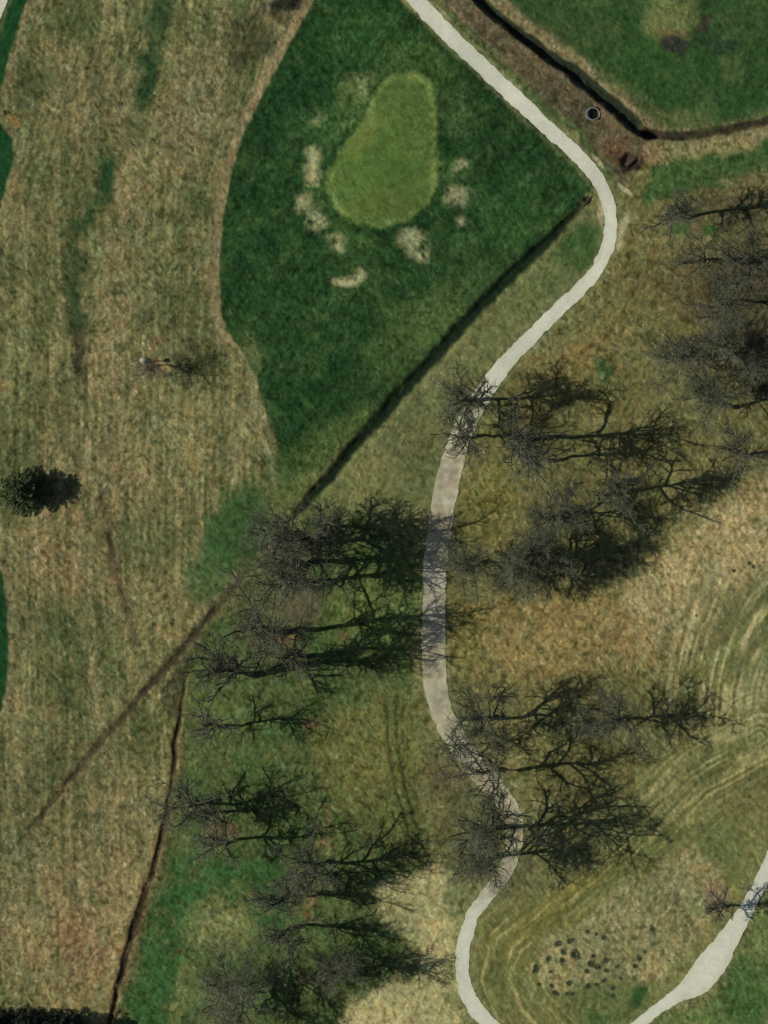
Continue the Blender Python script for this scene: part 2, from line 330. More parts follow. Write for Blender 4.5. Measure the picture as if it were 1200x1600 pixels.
    mix(lm * F.blob(800, 330, 60, 60, 0, .3), alb(46, 76, 38), k=.5)
    mix(F.blob(395, 555, 18, 34, -15), alb(82, 92, 56), .8, .8)
    dl, _ = E.line([(680,64,1),(740,120,1),(800,172,1),(850,215,1)]); mix(lm * np.exp(-(dl / 10) ** 2), alb(24, 46, 26), k=.5)
    # collar and putting green
    gr = E.poly(GREEN)
    mix(np.exp(-((gr - 5) / 6.0) ** 2) * sstep(.0, .8, n3 + .4), alb(34, 60, 30), k=.7)
    mix(sstep(5, -5, gr), alb(80, 102, 50), .6)
    mix(np.exp(-((gr + 6) / 5.5) ** 2) * sstep(-.9, .6, n3 + .6 * n2), alb(108, 124, 66), .8, .8)
    mix(F.blob(600, 255, 60, 70, 20, .3) * (gr < 0), alb(72, 98, 44), .4, .7)
    mix(F.blob(600, 320, 60, 26, 0, .3) * (gr < 0), alb(78, 94, 44), .4, .7)
    mix(F.blob(575, 215, 16, 46, 30, .3) * (gr < 4), alb(104, 112, 54), .4, .5)
    # dry pale spots around it
    for (x, y, rx, ry) in ((484,250,14,20),(488,276,15,16),(467,320,13,14),(491,345,16,17),(522,376,14,12),(645,378,20,13),(650,392,16,11),(718,314,18,17),(713,351,10,10),(719,262,9,10),(536,432,20,9),(566,424,14,9),(497,185,11,12),(548,436,22,8),(566,128,22,8),(568,150,9,14)):
        big_ = 1.0 if y > 225 else .35
        mix(F.blob(x, y, rx * 1.25, ry * 1.25, 0, .02) * sstep(-1.5, -.1, n3 + .5 * sp), alb(146, 146, 104), .6, .95 * big_)
    # corner lawns on the left edge
    for P in ([(-60,-60),(60,-60),(42,0),(28,40),(14,90),(0,150),(-60,240)], [(-60,180),(0,195),(20,215),(22,245),(10,290),(-2,325),(-60,360)], [(-60,850),(2,890),(12,950),(13,1040),(4,1110),(-60,1180)]):
        lp = E.poly(P); mix(np.exp(-((lp - 5) / 6.0) ** 2), alb(120, 108, 76), k=.5); mix(sstep(3, -3, lp), alb(27, 62, 32), .6)
    mix(F.blob(12, 182, 12, 7, 15), alb(50, 44, 36), k=.9)
    mix(F.blob(24, 192, 14, 8, 30), alb(122, 96, 54), k=.8)
    # bank between path and the dark ditch
    bk = F.poly([(640,-60),(690,0),(760,75),(850,160),(915,220),(960,285),(1000,260),(1010,215),(930,150),(870,105),(800,55),(735,0),(700,-60)])
    bm = sstep(5, -6, bk); mix(bm, alb(84, 76, 54), 1.0)
    mix(bm * sstep(0, .7, n3 + .3 * n2), alb(104, 88, 66), k=.5)
    dl, _ = E.line([(675,5,1),(760,85,1),(850,170,1),(915,225,1),(955,285,1)]); mix(np.exp(-(dl / 11) ** 2) * (bk < 8), alb(60, 82, 46), .8, .85)
    dl, _ = E.line([(700,5,1),(745,50,1),(790,95,1)]); mix(np.exp(-(dl / 3) ** 2), alb(116, 106, 80), k=.4)
    # beyond the ditch
    ne = F.poly([(750,-60),(790,0),(870,70),(940,120),(990,170),(1020,198),(1060,202),(1130,196),(1240,176),(1500,150),(1500,-60)])
    nm = sstep(2, -3, ne); mix(nm, alb(44, 70, 36), .7)
    mix(nm * sstep(-.1, .8, n2 + .3 * n1), alb(66, 86, 50), k=.6)
    mix(nm * F.blob(880, 40, 70, 40, 35, .3), alb(54, 74, 40), k=.7)
    mix(nm * F.blob(1030, 100, 80, 60, 0, .3), alb(48, 76, 38), k=.6)
    dl, _ = E.line([(770,-10,1),(830,42,1),(900,92,1),(955,135,1),(1000,180,1),(1030,203,1)]); mix(np.exp(-((dl) / 8.5) ** 2), alb(124, 114, 80), .9, .8)
    dl, _ = E.line([(930,112,1),(985,150,1),(1030,185,1),(1100,190,1)]); mix(np.exp(-((dl) / 14) ** 2) * nm, alb(94, 100, 60), .9, .55)
    mix(F.blob(1050, 20, 46, 48, 10), alb(98, 106, 62), .8, .85)
    mix(F.blob(1055, 52, 28, 12, 10), alb(96, 84, 54), k=.7)
    mix(F.blob(1060, 70, 28, 11, 12), alb(46, 46, 42), k=.9)
    mix(F.blob(1102, 36, 8, 16, 20), alb(58, 50, 40), k=.8)
    mix(F.blob(1125, 62, 30, 14), alb(34, 56, 40), k=.6)
    # below the eastern ditch
    dl, _ = E.line([(1010,235,1),(1060,230,1),(1120,222,1),(1240,200,1)]); mix(np.exp(-(dl / 12) ** 2), alb(126, 116, 80), 1, .85)
    mix(F.blob(1010, 250, 26, 16), alb(120, 100, 66), k=.7)
    gx = F.poly([(1010,262),(1060,246),(1140,232),(1240,212),(1500,200),(1500,270),(1200,272),(1120,300),(1050,312),(1000,322)]); mix(sstep(8, -8, gx), alb(52, 80, 42), .9, .9)
    dl, _ = E.line([(1130,285,1),(1220,268,1)]); mix(np.exp(-(dl / 9) ** 2), alb(116, 106, 72), k=.6)
    mix(F.blob(1130, 330, 90, 34, 0, .3), alb(70, 64, 48), k=.6)
    mix(F.blob(1065, 350, 18, 14), alb(44, 82, 42), k=.7); mix(F.blob(1118, 357, 10, 7), alb(44, 88, 40), k=.8)
    mix(F.blob(948, 583, 14, 20), alb(40, 76, 38), k=.7)
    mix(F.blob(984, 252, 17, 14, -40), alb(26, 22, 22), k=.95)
    mix(F.blob(972, 232, 26, 18, 40), alb(92, 68, 46), k=.6)
    # worn edges beside the bends of the path
    for (x, y, rx, ry, ro) in ((973,354,8,22,25),(938,330,5,26,-5),(975,295,16,4,40),(936,252,4,14,-40),(962,385,8,20,28)):
        mix(E.blob(x, y, rx, ry, ro), alb(158, 150, 114), .6, .9)
    pd = np.full(X.shape, 1e9)
    for P in (P1, P2, PATH3):
        d, h = E.line(P); pd = np.minimum(pd, d - h)
    mix(np.exp(-((pd - 3) / 4.0) ** 2), alb(112, 112, 74), .8, .40)
    # ditches: dead grass rims and dark wet beds
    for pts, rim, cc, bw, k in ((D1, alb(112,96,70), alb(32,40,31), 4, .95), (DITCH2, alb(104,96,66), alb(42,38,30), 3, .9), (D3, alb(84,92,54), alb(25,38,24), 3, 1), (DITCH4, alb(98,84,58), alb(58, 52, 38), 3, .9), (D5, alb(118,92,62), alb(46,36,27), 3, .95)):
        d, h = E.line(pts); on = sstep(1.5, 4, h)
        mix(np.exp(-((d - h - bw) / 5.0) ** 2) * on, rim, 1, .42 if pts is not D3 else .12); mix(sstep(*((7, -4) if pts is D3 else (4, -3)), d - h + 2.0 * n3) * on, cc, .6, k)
    mix(F.poly([(300,1040),(262,1062),(240,1090),(268,1120),(290,1120)]) < 0, alb(62, 60, 40), k=.75)
    d, h = E.line([(160,770,4),(168,830,8),(180,890,7),(200,960,5),(215,1010,4)]); mix(np.exp(-(d / 7) ** 2), alb(78, 64, 46), k=.7)
    mix(E.blob(173, 850, 5, 26, -14), alb(54, 48, 36), k=.7)
    # mottling
    dry = sstep(.85, 1.05, col[..., 0] / col[..., 1]); col[..., 0] *= 1 - .02 * dry; col[..., 2] *= 1 + .02 * dry
    a = amp[..., None]
    st1 = fbm(X, Y, 4.0, 501, 2, 1, 2.2, 25); st2 = fbm(X, Y, 4.0, 511, 2, 1, 2.4, -35)      # crossing strokes of lying grass
    sk = np.where(fbm(X, Y, 40, 521, 2) > 0, st1, st2)
    L_ = .18 * sp + .30 * sk + .09 * n3 + .07 * n2 + .05 * n1
    col = col * (1 + a * L_[..., None])
    warm = (.075 * fbm(X, Y, 14, 401, 2) + .05 * n2) * amp
    col[..., 0] *= 1 + warm * 1.15; col[..., 1] *= 1 + warm * .10; col[..., 2] *= 1 - warm * .2
    dk = sstep(.30, .95, sp2) * amp; col = col * (1 - np.array([.42, .36, .44]) * dk[..., None])
    lt = sstep(.42, .95, fbm(X, Y, 5.0, 421, 2, 1, 1.7)) * amp; g_ = col.mean(-1, keepdims=True); col = col + lt[..., None] * (col * .42 + (g_ - col) * .16)
    return np.clip(col, .004, .9), amp

# ------------------------------------------------------------------ materials
def mat_new(name):
    m = bpy.data.materials.new(name); m.use_nodes = True; n = m.node_tree.nodes; n.clear()
    o = n.new('ShaderNodeOutputMaterial'); b = n.new('ShaderNodeBsdfPrincipled'); m.node_tree.links.new(b.outputs[0], o.inputs[0])
    return m, n, m.node_tree.links, b
def noisy(name, c0, c1, scale=4.0, rough=0.9, bump=0.3, detail=5, spec=0.2, stretch=(1, 1, 1)):
    m, n, l, b = mat_new(name); b.inputs['Roughness'].default_value = rough; b.inputs['Specular IOR Level'].default_value = spec
    t = n.new('ShaderNodeTexCoord'); mp = n.new('ShaderNodeMapping'); mp.inputs['Scale'].default_value = stretch
    z = n.new('ShaderNodeTexNoise'); z.inputs['Scale'].default_value = scale; z.inputs['Detail'].default_value = detail
    r = n.new('ShaderNodeValToRGB'); r.color_ramp.elements[0].position = .3; r.color_ramp.elements[1].position = .7
    r.color_ramp.elements[0].color = (*c0, 1); r.color_ramp.elements[1].color = (*c1, 1)
    bp = n.new('ShaderNodeBump'); bp.inputs['Strength'].default_value = bump; bp.inputs['Distance'].default_value = .05
    l.new(t.outputs['Object'], mp.inputs[0]); l.new(mp.outputs[0], z.inputs['Vector']); l.new(z.outputs[0], r.inputs[0]); l.new(r.outputs[0], b.inputs['Base Color'])
    l.new(z.outputs[0], bp.inputs['Height']); l.new(bp.outputs[0], b.inputs['Normal'])
    return m
def turf_material(name='turf'):
    m, n, l, b = mat_new(name); b.inputs['Roughness'].default_value = 1; b.inputs['Specular IOR Level'].default_value = .05
    a = n.new('ShaderNodeVertexColor'); a.layer_name = 'turf'
    t = n.new('ShaderNodeTexCoord')
    z = n.new('ShaderNodeTexNoise'); z.inputs['Scale'].default_value = 2.6; z.inputs['Detail'].default_value = 5; z.inputs['Roughness'].default_value = .65
    l.new(t.outputs['Object'], z.inputs['Vector'])
    mr = n.new('ShaderNodeMapRange'); mr.inputs['From Min'].default_value = .3; mr.inputs['From Max'].default_value = .7
    mr.inputs['To Min'].default_value = -.33; mr.inputs['To Max'].default_value = .33; l.new(z.outputs[0], mr.inputs['Value'])
    mu = n.new('ShaderNodeMath'); mu.operation = 'MULTIPLY'; l.new(mr.outputs[0], mu.inputs[0]); l.new(a.outputs['Alpha'], mu.inputs[1])
    ad = n.new('ShaderNodeMath'); ad.operation = 'ADD'; ad.inputs[1].default_value = 1; l.new(mu.outputs[0], ad.inputs[0])
    vm = n.new('ShaderNodeVectorMath'); vm.operation = 'SCALE'; l.new(a.outputs['Color'], vm.inputs[0]); l.new(ad.outputs[0], vm.inputs['Scale'])
    l.new(vm.outputs[0], b.inputs['Base Color'])
    bp = n.new('ShaderNodeBump'); bp.inputs['Strength'].default_value = .6; bp.inputs['Distance'].default_value = .08
    l.new(mu.outputs[0], bp.inputs['Height']); l.new(bp.outputs[0], b.inputs['Normal'])
    return m
TURF = turf_material()
BARK = noisy('bark', (.05, .052, .04), (.105, .105, .08), 6, .95, .5, stretch=(1, 1, .25))
TWIG = noisy('twig_bark', (.12, .132, .074), (.215, .232, .138), 3, .95, .1)
NEEDLE = noisy('needles', (.07, .11, .04), (.13, .17, .07), 2.5, .8, .0)
NEEDLE_SHADE = noisy('shade_dark_needles', (.02, .032, .022), (.045, .06, .04), 2.5, .8, .0)  # darker needle copy: shade of the corner mass put into the colour
TUFTG = noisy('tuft_grass', (.075, .10, .045), (.13, .16, .08), 3, .9, .0)
CONC = noisy('weathered_concrete', (.30, .30, .26), (.52, .52, .46), 5, .9, .3)
DARKIN = noisy('dark_inside', (.008, .009, .009), (.02, .02, .018), 4, .5, .2)  # near black: shade inside the riser and pipes put into the colour
RUST = noisy('rusted_pipe', (.035, .026, .02), (.075, .05, .036), 8, .8, .3)
PALE = noisy('pale_limestone', (.5, .46, .36), (.78, .74, .62), 3, .9, .4)
WOOD = noisy('dark_wood', (.03, .024, .018), (.08, .06, .045), 8, .85, .3)

# ------------------------------------------------------------------ ground sheet
def axis(lo, hi, step, far):
    a = list(np.arange(lo, hi + step / 2, step)); s1 = step; v = hi; r = []
    while v < far: s1 *= 1.16; v += s1; r.append(v)
    s1 = step; v = lo; l_ = []
    while v > -far: s1 *= 1.16; v -= s1; l_.append(v)
    return np.array(l_[::-1] + a + r)
gx = axis(-20, 1220, 1.5, 40000); gy = axis(-20, 1620, 1.5, 40000)
X, Y = np.meshgrid(gx, gy); NX, NY = len(gx), len(gy)
Z = relief(X, Y); colr, ampl = ground_colour(X, Y)
farm = sstep(1500, 5000, np.hypot(X - 600, Y - 800)); Z = Z * (1 - farm)
V = np.stack([(X - 600) * S, (800 - Y) * S, Z], -1).reshape(-1, 3)
idx = np.arange(NX * NY).reshape(NY, NX)
FA = np.stack([idx[:-1, :-1], idx[1:, :-1], idx[1:, 1:], idx[:-1, 1:]], -1).reshape(-1, 4)
cx = ((X[:-1, :-1] + X[1:, 1:]) / 2); cy = ((Y[:-1, :-1] + Y[1:, 1:]) / 2)
FF = Fld(cx, cy); cls = np.zeros(cx.shape, int)
cls[FF.poly(LUSH) < 0] = 2; cls[FF.poly(GREEN) < 0] = 1
for pts, i in ((D1, 3), (DITCH2, 3), (D3, 4), (D5, 5)):
    d, h = FF.line(pts); cls[(d < h + 1)] = i
cls = cls.ravel()
CA = np.concatenate([colr, ampl[..., None]], -1).reshape(-1, 4).astype(np.float32)
for i, nm in ((0, 'ground'), (1, 'putting_green'), (2, 'fairway'), (3, 'drainage_ditch'), (4, 'grass_ditch'), (5, 'narrow_ditch')):
    f = FA[cls == i]; u, inv = np.unique(f, return_inverse=True)
    o = mesh_obj(nm, V[u], inv.reshape(f.shape), TURF, smooth=True); o['kind'] = 'structure'
    at = o.data.color_attributes.new('turf', 'FLOAT_COLOR', 'POINT'); at.data.foreach_set('color', CA[u].ravel())
def zat(px, py):
    """height of the built sheet at a pixel (bilinear)"""
    px = np.asarray(px, float); py = np.asarray(py, float)
    i = np.clip(np.searchsorted(gx, px) - 1, 0, NX - 2); j = np.clip(np.searchsorted(gy, py) - 1, 0, NY - 2)
    fx = np.clip((px - gx[i]) / (gx[i + 1] - gx[i]), 0, 1); fy = np.clip((py - gy[j]) / (gy[j + 1] - gy[j]), 0, 1)
    return (Z[j, i] * (1 - fx) + Z[j, i + 1] * fx) * (1 - fy) + (Z[j + 1, i] * (1 - fx) + Z[j + 1, i + 1] * fx) * fy

# ------------------------------------------------------------------ cart paths
def path_material():
    m, n, l, b = mat_new('path_concrete'); b.inputs['Roughness'].default_value = .95; b.inputs['Specular IOR Level'].default_value = .1
    a = n.new('ShaderNodeVertexColor'); a.layer_name = 'wear_shade'; t = n.new('ShaderNodeTexCoord')
    z = n.new('ShaderNodeTexNoise'); z.inputs['Scale'].default_value = 3.5; z.inputs['Detail'].default_value = 6; l.new(t.outputs['Object'], z.inputs['Vector'])
    mr = n.new('ShaderNodeMapRange'); mr.inputs['From Min'].default_value = .3; mr.inputs['From Max'].default_value = .7; mr.inputs['To Min'].default_value = .90; mr.inputs['To Max'].default_value = 1.08
    l.new(z.outputs[0], mr.inputs['Value']); vm = n.new('ShaderNodeVectorMath'); vm.operation = 'SCALE'; l.new(a.outputs['Color'], vm.inputs[0]); l.new(mr.outputs[0], vm.inputs['Scale'])
    l.new(vm.outputs[0], b.inputs['Base Color']); return m
PATHM = path_material()
def ribbon(name, pts, seed):
    P = smooth_line(pts, 16); n = len(P); K = 11
    T = np.gradient(P[:, :2], axis=0); T /= np.linalg.norm(T, axis=1)[:, None]; N = np.stack([-T[:, 1], T[:, 0]], 1)
    u = np.linspace(-1, 1, K); s_ = np.concatenate([[0], np.cumsum(np.hypot(*np.diff(P[:, :2], axis=0).T))])
    jl = 1.9 * fbm(s_, s_ * 0 + 7, 12, seed, 4); jr = 1.9 * fbm(s_, s_ * 0 + 90, 12, seed + 5, 4)
    hw = P[:, 2] / 2
    off = u[None, :] * hw[:, None] + np.where(u < 0, -u, 0)[None, :] * -jl[:, None] + np.where(u > 0, u, 0)[None, :] * jr[:, None]
    px = P[:, 0, None] + N[:, 0, None] * off; py = P[:, 1, None] + N[:, 1, None] * off
    zc = zat(P[:, 0], P[:, 1]); z = np.maximum(zat(px, py), zc[:, None] - .03) + .05
    top = np.stack([(px - 600) * S, (800 - py) * S, z], -1)
    lo_l = top[:, :1].copy(); lo_l[..., 2] -= .3; lo_r = top[:, -1:].copy(); lo_r[..., 2] -= .3
    G = np.concatenate([lo_l, top, lo_r], 1); M = K + 2
    id_ = np.arange(n * M).reshape(n, M); F = np.stack([id_[:-1, :-1], id_[1:, :-1], id_[1:, 1:], id_[:-1, 1:]], -1).reshape(-1, 4)
    o = mesh_obj(name, G.reshape(-1, 3), F, PATHM); o['kind'] = 'structure'
    pxx = np.concatenate([px[:, :1], px, px[:, -1:]], 1); pyy = np.concatenate([py[:, :1], py, py[:, -1:]], 1)
    uu = np.abs(np.concatenate([[-1], u, [1]]))[None, :] + 0 * pxx
    c = np.empty(pxx.shape + (3,)); c[:] = alb(188, 189, 170)
    dirt = sstep(600, 720, pyy) * sstep(1440, 1370, pyy) * (seed == 1)
    dirt = dirt * (.82 + .18 * fbm(pxx, pyy, 30, 77, 3)); c = c * (1 - dirt[..., None]) + alb(148, 139, 113) * dirt[..., None]
    bend_shade = np.exp(-((pyy - 1310) / 62) ** 2) * (seed == 1) * sstep(-1.2, .3, fbm(pxx, pyy, 11, 71, 3)); c = c * (1 - .6 * bend_shade[..., None]) + alb(104, 98, 72) * .6 * bend_shade[..., None]  # lower bend darkened: overhanging branches and their shade painted on
    e = sstep(.45, 1, uu) * (.6 + .4 * fbm(pxx, pyy, 26, 83, 2)); c = c * (1 - .55 * e[..., None]) + alb(172, 176, 136) * .55 * e[..., None]
    mot = 1 + (.06 + .26 * dirt) * fbm(pxx, pyy, 8, 87, 3) + .05 * fbm(pxx, pyy, 50, 91, 2); c = c * mot[..., None]
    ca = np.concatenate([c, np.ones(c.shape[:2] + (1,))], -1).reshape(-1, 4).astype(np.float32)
    at = o.data.color_attributes.new('wear_shade', 'FLOAT_COLOR', 'POINT'); at.data.foreach_set('color', ca.ravel()); return o
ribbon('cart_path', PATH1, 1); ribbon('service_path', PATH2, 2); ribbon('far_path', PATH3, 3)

# ------------------------------------------------------------------ trees
def unit(v): return v / np.maximum(np.linalg.norm(v, axis=-1, keepdims=True), 1e-9)
def spawn(rng, P, Rd, n, t0, t1, ang, ln, K, up=.3, bend=.35, rfac=.6, rend=.25, wig=.18, tshrink=.45, minr=.008):
    """n children per parent polyline; P (N,k,3), Rd (N,k)"""
    N, k, _ = P.shape; M = N * n
    par = np.repeat(np.arange(N), n)
    t = t0 + (t1 - t0) * ((np.tile(np.arange(n), N) + rng.rand(M)) / n); f = t * (k - 1); i = np.minimum(f.astype(int), k - 2); f = (f - i)
    A = P[par, i]; B = P[par, i + 1]; pos = A + (B - A) * f[:, None]; tan = unit(B - A)
    r = Rd[par, i] * (1 - f) + Rd[par, i + 1] * f
    q = unit(np.cross(tan, rng.randn(M, 3))); a = np.radians(ang[0] + (ang[1] - ang[0]) * rng.rand(M))[:, None]
    d = unit(tan * np.cos(a) + q * np.sin(a) + np.array([0, 0, up]) * .5)
    L = ln * (.6 + .7 * rng.rand(M)) * (1 - tshrink * t)
    out = np.empty((M, K, 3)); out[:, 0] = pos; cv = rng.randn(M, 3) * bend
    for j in range(1, K):
        d = unit(d + cv / K + rng.randn(M, 3) * wig + np.array([0, 0, up]) / K)
        out[:, j] = out[:, j - 1] + d * (L / (K - 1))[:, None]
    r0 = np.maximum(np.minimum(r * rfac, r * .95), minr)
    rr = r0[:, None] * np.linspace(1, rend, K)[None, :]; return out, np.maximum(rr, minr * .7)
def tubes(P, Rd, sides):
    N, K, _ = P.shape; T = unit(np.gradient(P, axis=1)); ref = np.where(np.abs(T[..., 2:3]) > .9, np.array([1., 0, 0]), np.array([0, 0, 1.]))
    a = unit(np.cross(T, ref)); b = np.cross(T, a); th = np.arange(sides) / sides * 2 * math.pi
    V = P[:, :, None] + Rd[:, :, None, None] * (a[:, :, None] * np.cos(th)[:, None] + b[:, :, None] * np.sin(th)[:, None])
    id_ = np.arange(N * K * sides).reshape(N, K, sides); nx = np.roll(id_, -1, 2)
    F = np.stack([id_[:, :-1], nx[:, :-1], nx[:, 1:], id_[:, 1:]], -1).reshape(-1, 4); return V.reshape(-1, 3), F
def join(parts):
    vs, fs, o = [], [], 0
    for v, f in parts: vs.append(v); fs.append(f + o); o += len(v)
    return np.concatenate(vs), np.concatenate(fs)

def bare_tree(px, py, H, Rc, dens, seed, label, lean=(0, 0), fork=.32, name='bare_tree', mat_t=None, thick=1.0, tw=1.0, group='bare deciduous trees on the course'):
    rng = np.random.RandomState(seed); x, y = W(px, py); z = float(zat(px, py))
    root = empty(name, (x, y, z), label, 'tree', group)
    K = 9; tz = np.linspace(-.15, H * .80, K); T = np.zeros((1, K, 3)); T[0, :, 2] = tz; h = tz / H
    T[0, :, 0] = lean[0] * h * H + np.cumsum(rng.randn(K)) * .012 * H; T[0, :, 1] = lean[1] * h * H + np.cumsum(rng.randn(K)) * .012 * H
    T[0, 0, :2] = 0; r0 = (.0165 * H + .04) * thick
    TR = (r0 * (1 - .80 * np.clip(h, 0, 1) ** 1.1))[None]; TR[0, 0] *= 1.5; TR[0, 1] *= 1.03
    nl = int(9 + 5 * dens)
    L1, R1 = spawn(rng, T, TR, nl, fork / .8, .98, (34, 66), H * .46, 9, up=.36, bend=.8, rfac=.74, rend=.46, wig=.17, tshrink=.40, minr=.085 * tw)
    L2, R2 = spawn(rng, L1, R1, int(6 + 3 * dens), .2, 1., (28, 62), H * .20, 6, up=.22, bend=.9, rfac=.70, rend=.5, wig=.22, minr=.055 * tw)
    L2b, R2b = spawn(rng, T, TR, int(5 + 4 * dens), .55, 1., (25, 60), H * .18, 6, up=.45, bend=.6, rfac=.6, rend=.45, minr=.04 * tw)
    A2 = np.concatenate([L2, L2b]); B2 = np.concatenate([R2, R2b])
    L3, R3 = spawn(rng, A2, B2, int(3.4 + 3.2 * dens), .15, 1., (25, 62), H * .095, 4, up=.2, bend=.8, rfac=.6, rend=.6, wig=.25, minr=.027 * tw)
    L4, R4 = spawn(rng, L3, R3, int(2 + 1.7 * dens), .15, 1., (25, 65), H * .048, 3, up=.15, bend=.6, rfac=.6, rend=.6, wig=.2, minr=.0125 * tw)
    allp = (T, L1, A2, L3, L4)
    ext = np.percentile(np.hypot(L4[..., 0] - lean[0] * H * .6, L4[..., 1] - lean[1] * H * .6), 95); k = Rc / ext
    zt = max(a[..., 2].max() for a in allp); kz = H / zt
    for a in allp: 
        ax_ = lean[0] * a[..., 2]; ay_ = lean[1] * a[..., 2]
        a[..., 0] = ax_ + (a[..., 0] - ax_) * k; a[..., 1] = ay_ + (a[..., 1] - ay_) * k; a[..., 2] *= kz
    mesh_obj('trunk', *tubes(T, TR, 9), mat_t or BARK, root, True)
    mesh_obj('branches', *join([tubes(L1, R1, 6), tubes(A2, B2, 4)]), mat_t or BARK, root, True)
    mesh_obj('twigs', *join([tubes(L3, R3, 3), tubes(L4, R4, 3)]), TWIG, root)
    return root

# x, y of the foot, height, crown radius, density, label, lean, fork
TREES = [
 (749,626,12.5,5.0,1.7,'dense dark bare tree where the clean upper path reaches the trees',(0,.04),.25),
 (742,682,10.5,4.3,.6,'thin bare tree beside the path, just south of the dense dark tree there',(0,.02),.3),
 (850,684,17.0,6.3,.7,'tall open bare tree whose long shadow forks eastward north of the dense thicket',(0,.0),.38),
 (862,720,11.5,4.2,.6,'bare tree with a gently curved shadow beside the reddest leaf litter right of the path',(.02,.05),.4),
 (984,768,12.5,5.0,1.0,'bare tree at the thicket east tip, forked shadow pointing toward the tan field',(.0,.09),.35),
 (760,877,10.5,4.6,1.3,'westernmost bare tree of the dense thicket, closest to the path',(0,.0),.3),
 (838,900,9.5,4.6,1.7,'bare tree at the southern edge of the dense thicket, shadow on golden grass',(0,.0),.25),
 (858,862,12.5,5.2,1.7,'darkest bare tree in the middle of the dense thicket',(0,.0),.25),
 (884,812,11.5,5.2,1.6,'northern dense bare tree of the thicket below the long forked shadow',(0,.0),.25),
 (1095,560,11.5,6.2,1.4,'wide twiggy bare tree left of the dark eastern grove, standing over ochre grass',(-.05,.02),.22),
 (1078,340,12.5,4.2,.9,'bare tree casting a slanted shadow just below the green strip at the upper right',(0,.09),.3),
 (1140,468,12.0,5.4,1.2,'bare tree on brown ground between the slanted shadow and the wide twiggy tree',(0,.03),.3),
 (1170,545,12.0,5.6,1.3,'bare tree at the dark heart of the eastern grove by the right edge',(0,.0),.3),
 (1150,636,12.5,5.6,1.2,'bare tree at the southern end of the eastern grove above the tan field',(0,.0),.3),
 (1165,715,12.0,4.8,.9,'bare tree at the right edge, lowest one above the tan field',(0,.05),.3),
 (1192,410,11.5,5.5,1.1,'bare tree at the right edge near the top of the eastern grove',(0,.02),.3),
 (1120,405,9.5,4.3,.6,'small bare tree with reddish ground at the northern end of the eastern grove',(0,.02),.3),
 (496,853,17.5,6.6,1.0,'large bare tree by the long grass ditch end, its shadow reaching over the path',(0,.08),.26),
 (478,878,15.0,5.2,.6,'bare tree just south of the large one at the grass ditch end',(-.02,.07),.3),
 (445,862,11.0,5.4,.6,'twiggy bare tree standing on the corner between green slope and ditch line',(-.03,.03),.25),
 (516,822,10.5,4.8,.7,'shorter bare tree behind the large one at the ditch end, closest to the fairway',(0,.05),.25),
 (462,908,17.0,6.0,.8,'slender bare tree with a perfectly straight shadow, third of the western row',(0,-.02),.45),
 (430,988,19.0,6.8,.8,'tallest thick-stemmed bare tree, its shadow curving up onto the path',(0,.05),.4),
 (468,1026,14.0,4.6,.6,'bare tree between the tallest curved one and the long-shadowed southwestern one',(0,.02),.35),
 (384,1054,18.5,5.7,1.0,'long-shadowed bare tree at the southwest end of the western row, near the narrow ditch',(0,.02),.25),
 (332,1134,10.5,3.9,.5,'lone sparse bare tree with a short straight shadow east of the narrow ditch bend',(0,.0),.4),
 (322,1252,12.5,5.0,.9,'bare tree beside the narrow ditch just north of the orange leaf pile',(0,.08),.3),
 (352,1270,8.0,2.8,.8,'small bare tree touching the north side of the orange leaf pile',(0,.03),.35),
 (352,1320,12.0,4.8,.7,'bare tree just south of the orange leaf pile, shadow forking over green grass',(0,.07),.3),
 (512,1346,13.5,4.8,.9,'bare tree by the grey-brown litter whose shadow crosses the wheel tracks',(0,.0),.3),
 (470,1366,11.5,4.4,.6,'bare tree one step west of the one crossing the wheel tracks',(0,.0),.35),
 (452,1399,11.5,4.5,.6,'bare tree between the leaf-strewn trunks left of the cream turf, middle of that column',(0,-.03),.35),
 (460,1449,12.0,4.8,.6,'bare tree with drooping branches in its shadow, lowest of the leaf-strewn column',(0,-.03),.35),
 (545,1517,10.0,4.6,1.5,'dense bare tree whose blotchy shadow lies on the cream dry turf',(0,.0),.25),
 (388,1552,12.5,6.4,1.9,'broad dense bare tree at the bottom edge, left of the cream turf',(0,.03),.22),
 (772,1120,13.5,5.0,1.4,'bare tree just east of the dirty path bend, shadow covering golden grass',(0,.02),.28),
 (732,1162,8.0,2.8,.5,'small bare tree with a short shadow right beside the outer path bend',(0,.04),.4),
 (974,1119,11.5,5.2,1.0,'isolated bare tree on the mown slope, farthest east of the lower trees',(0,-.02),.25),
 (783,1202,15.0,5.2,.7,'open bare tree above the two big trees that overhang the path',(0,.02),.3),
 (786,1292,16.5,7.2,1.2,'biggest bare tree standing on the path edge, thick shadow fanning onto the slope',(0,.02),.28),
 (774,1338,12.5,5.8,1.3,'dense bare tree just south of the biggest one, where the path turns clean again',(0,-.06),.25),
 (1136,1416,7.5,2.3,1.1,'small dense bare tree by the widening service path at the lower right',(0,.0),.2),
]
for i, (px, py, H, Rc, dn, lab, lean, fk) in enumerate(TREES):
    px += 16 if px < 520 and 800 < py < 1150 else 0
    k = 1.16 if px > 560 or py > 1100 else 1.24
    bare_tree(px, py, H * k, Rc * 1.22, dn * .85, 1000 + i * 7, lab, lean, fk * .72)
bare_tree(246, 570, 7.6, 4.6, .7, 77, 'small pale bare tree alone in the dry west field beside a white boulder', (0.0, -.14), .25, thick=.6, tw=.45)

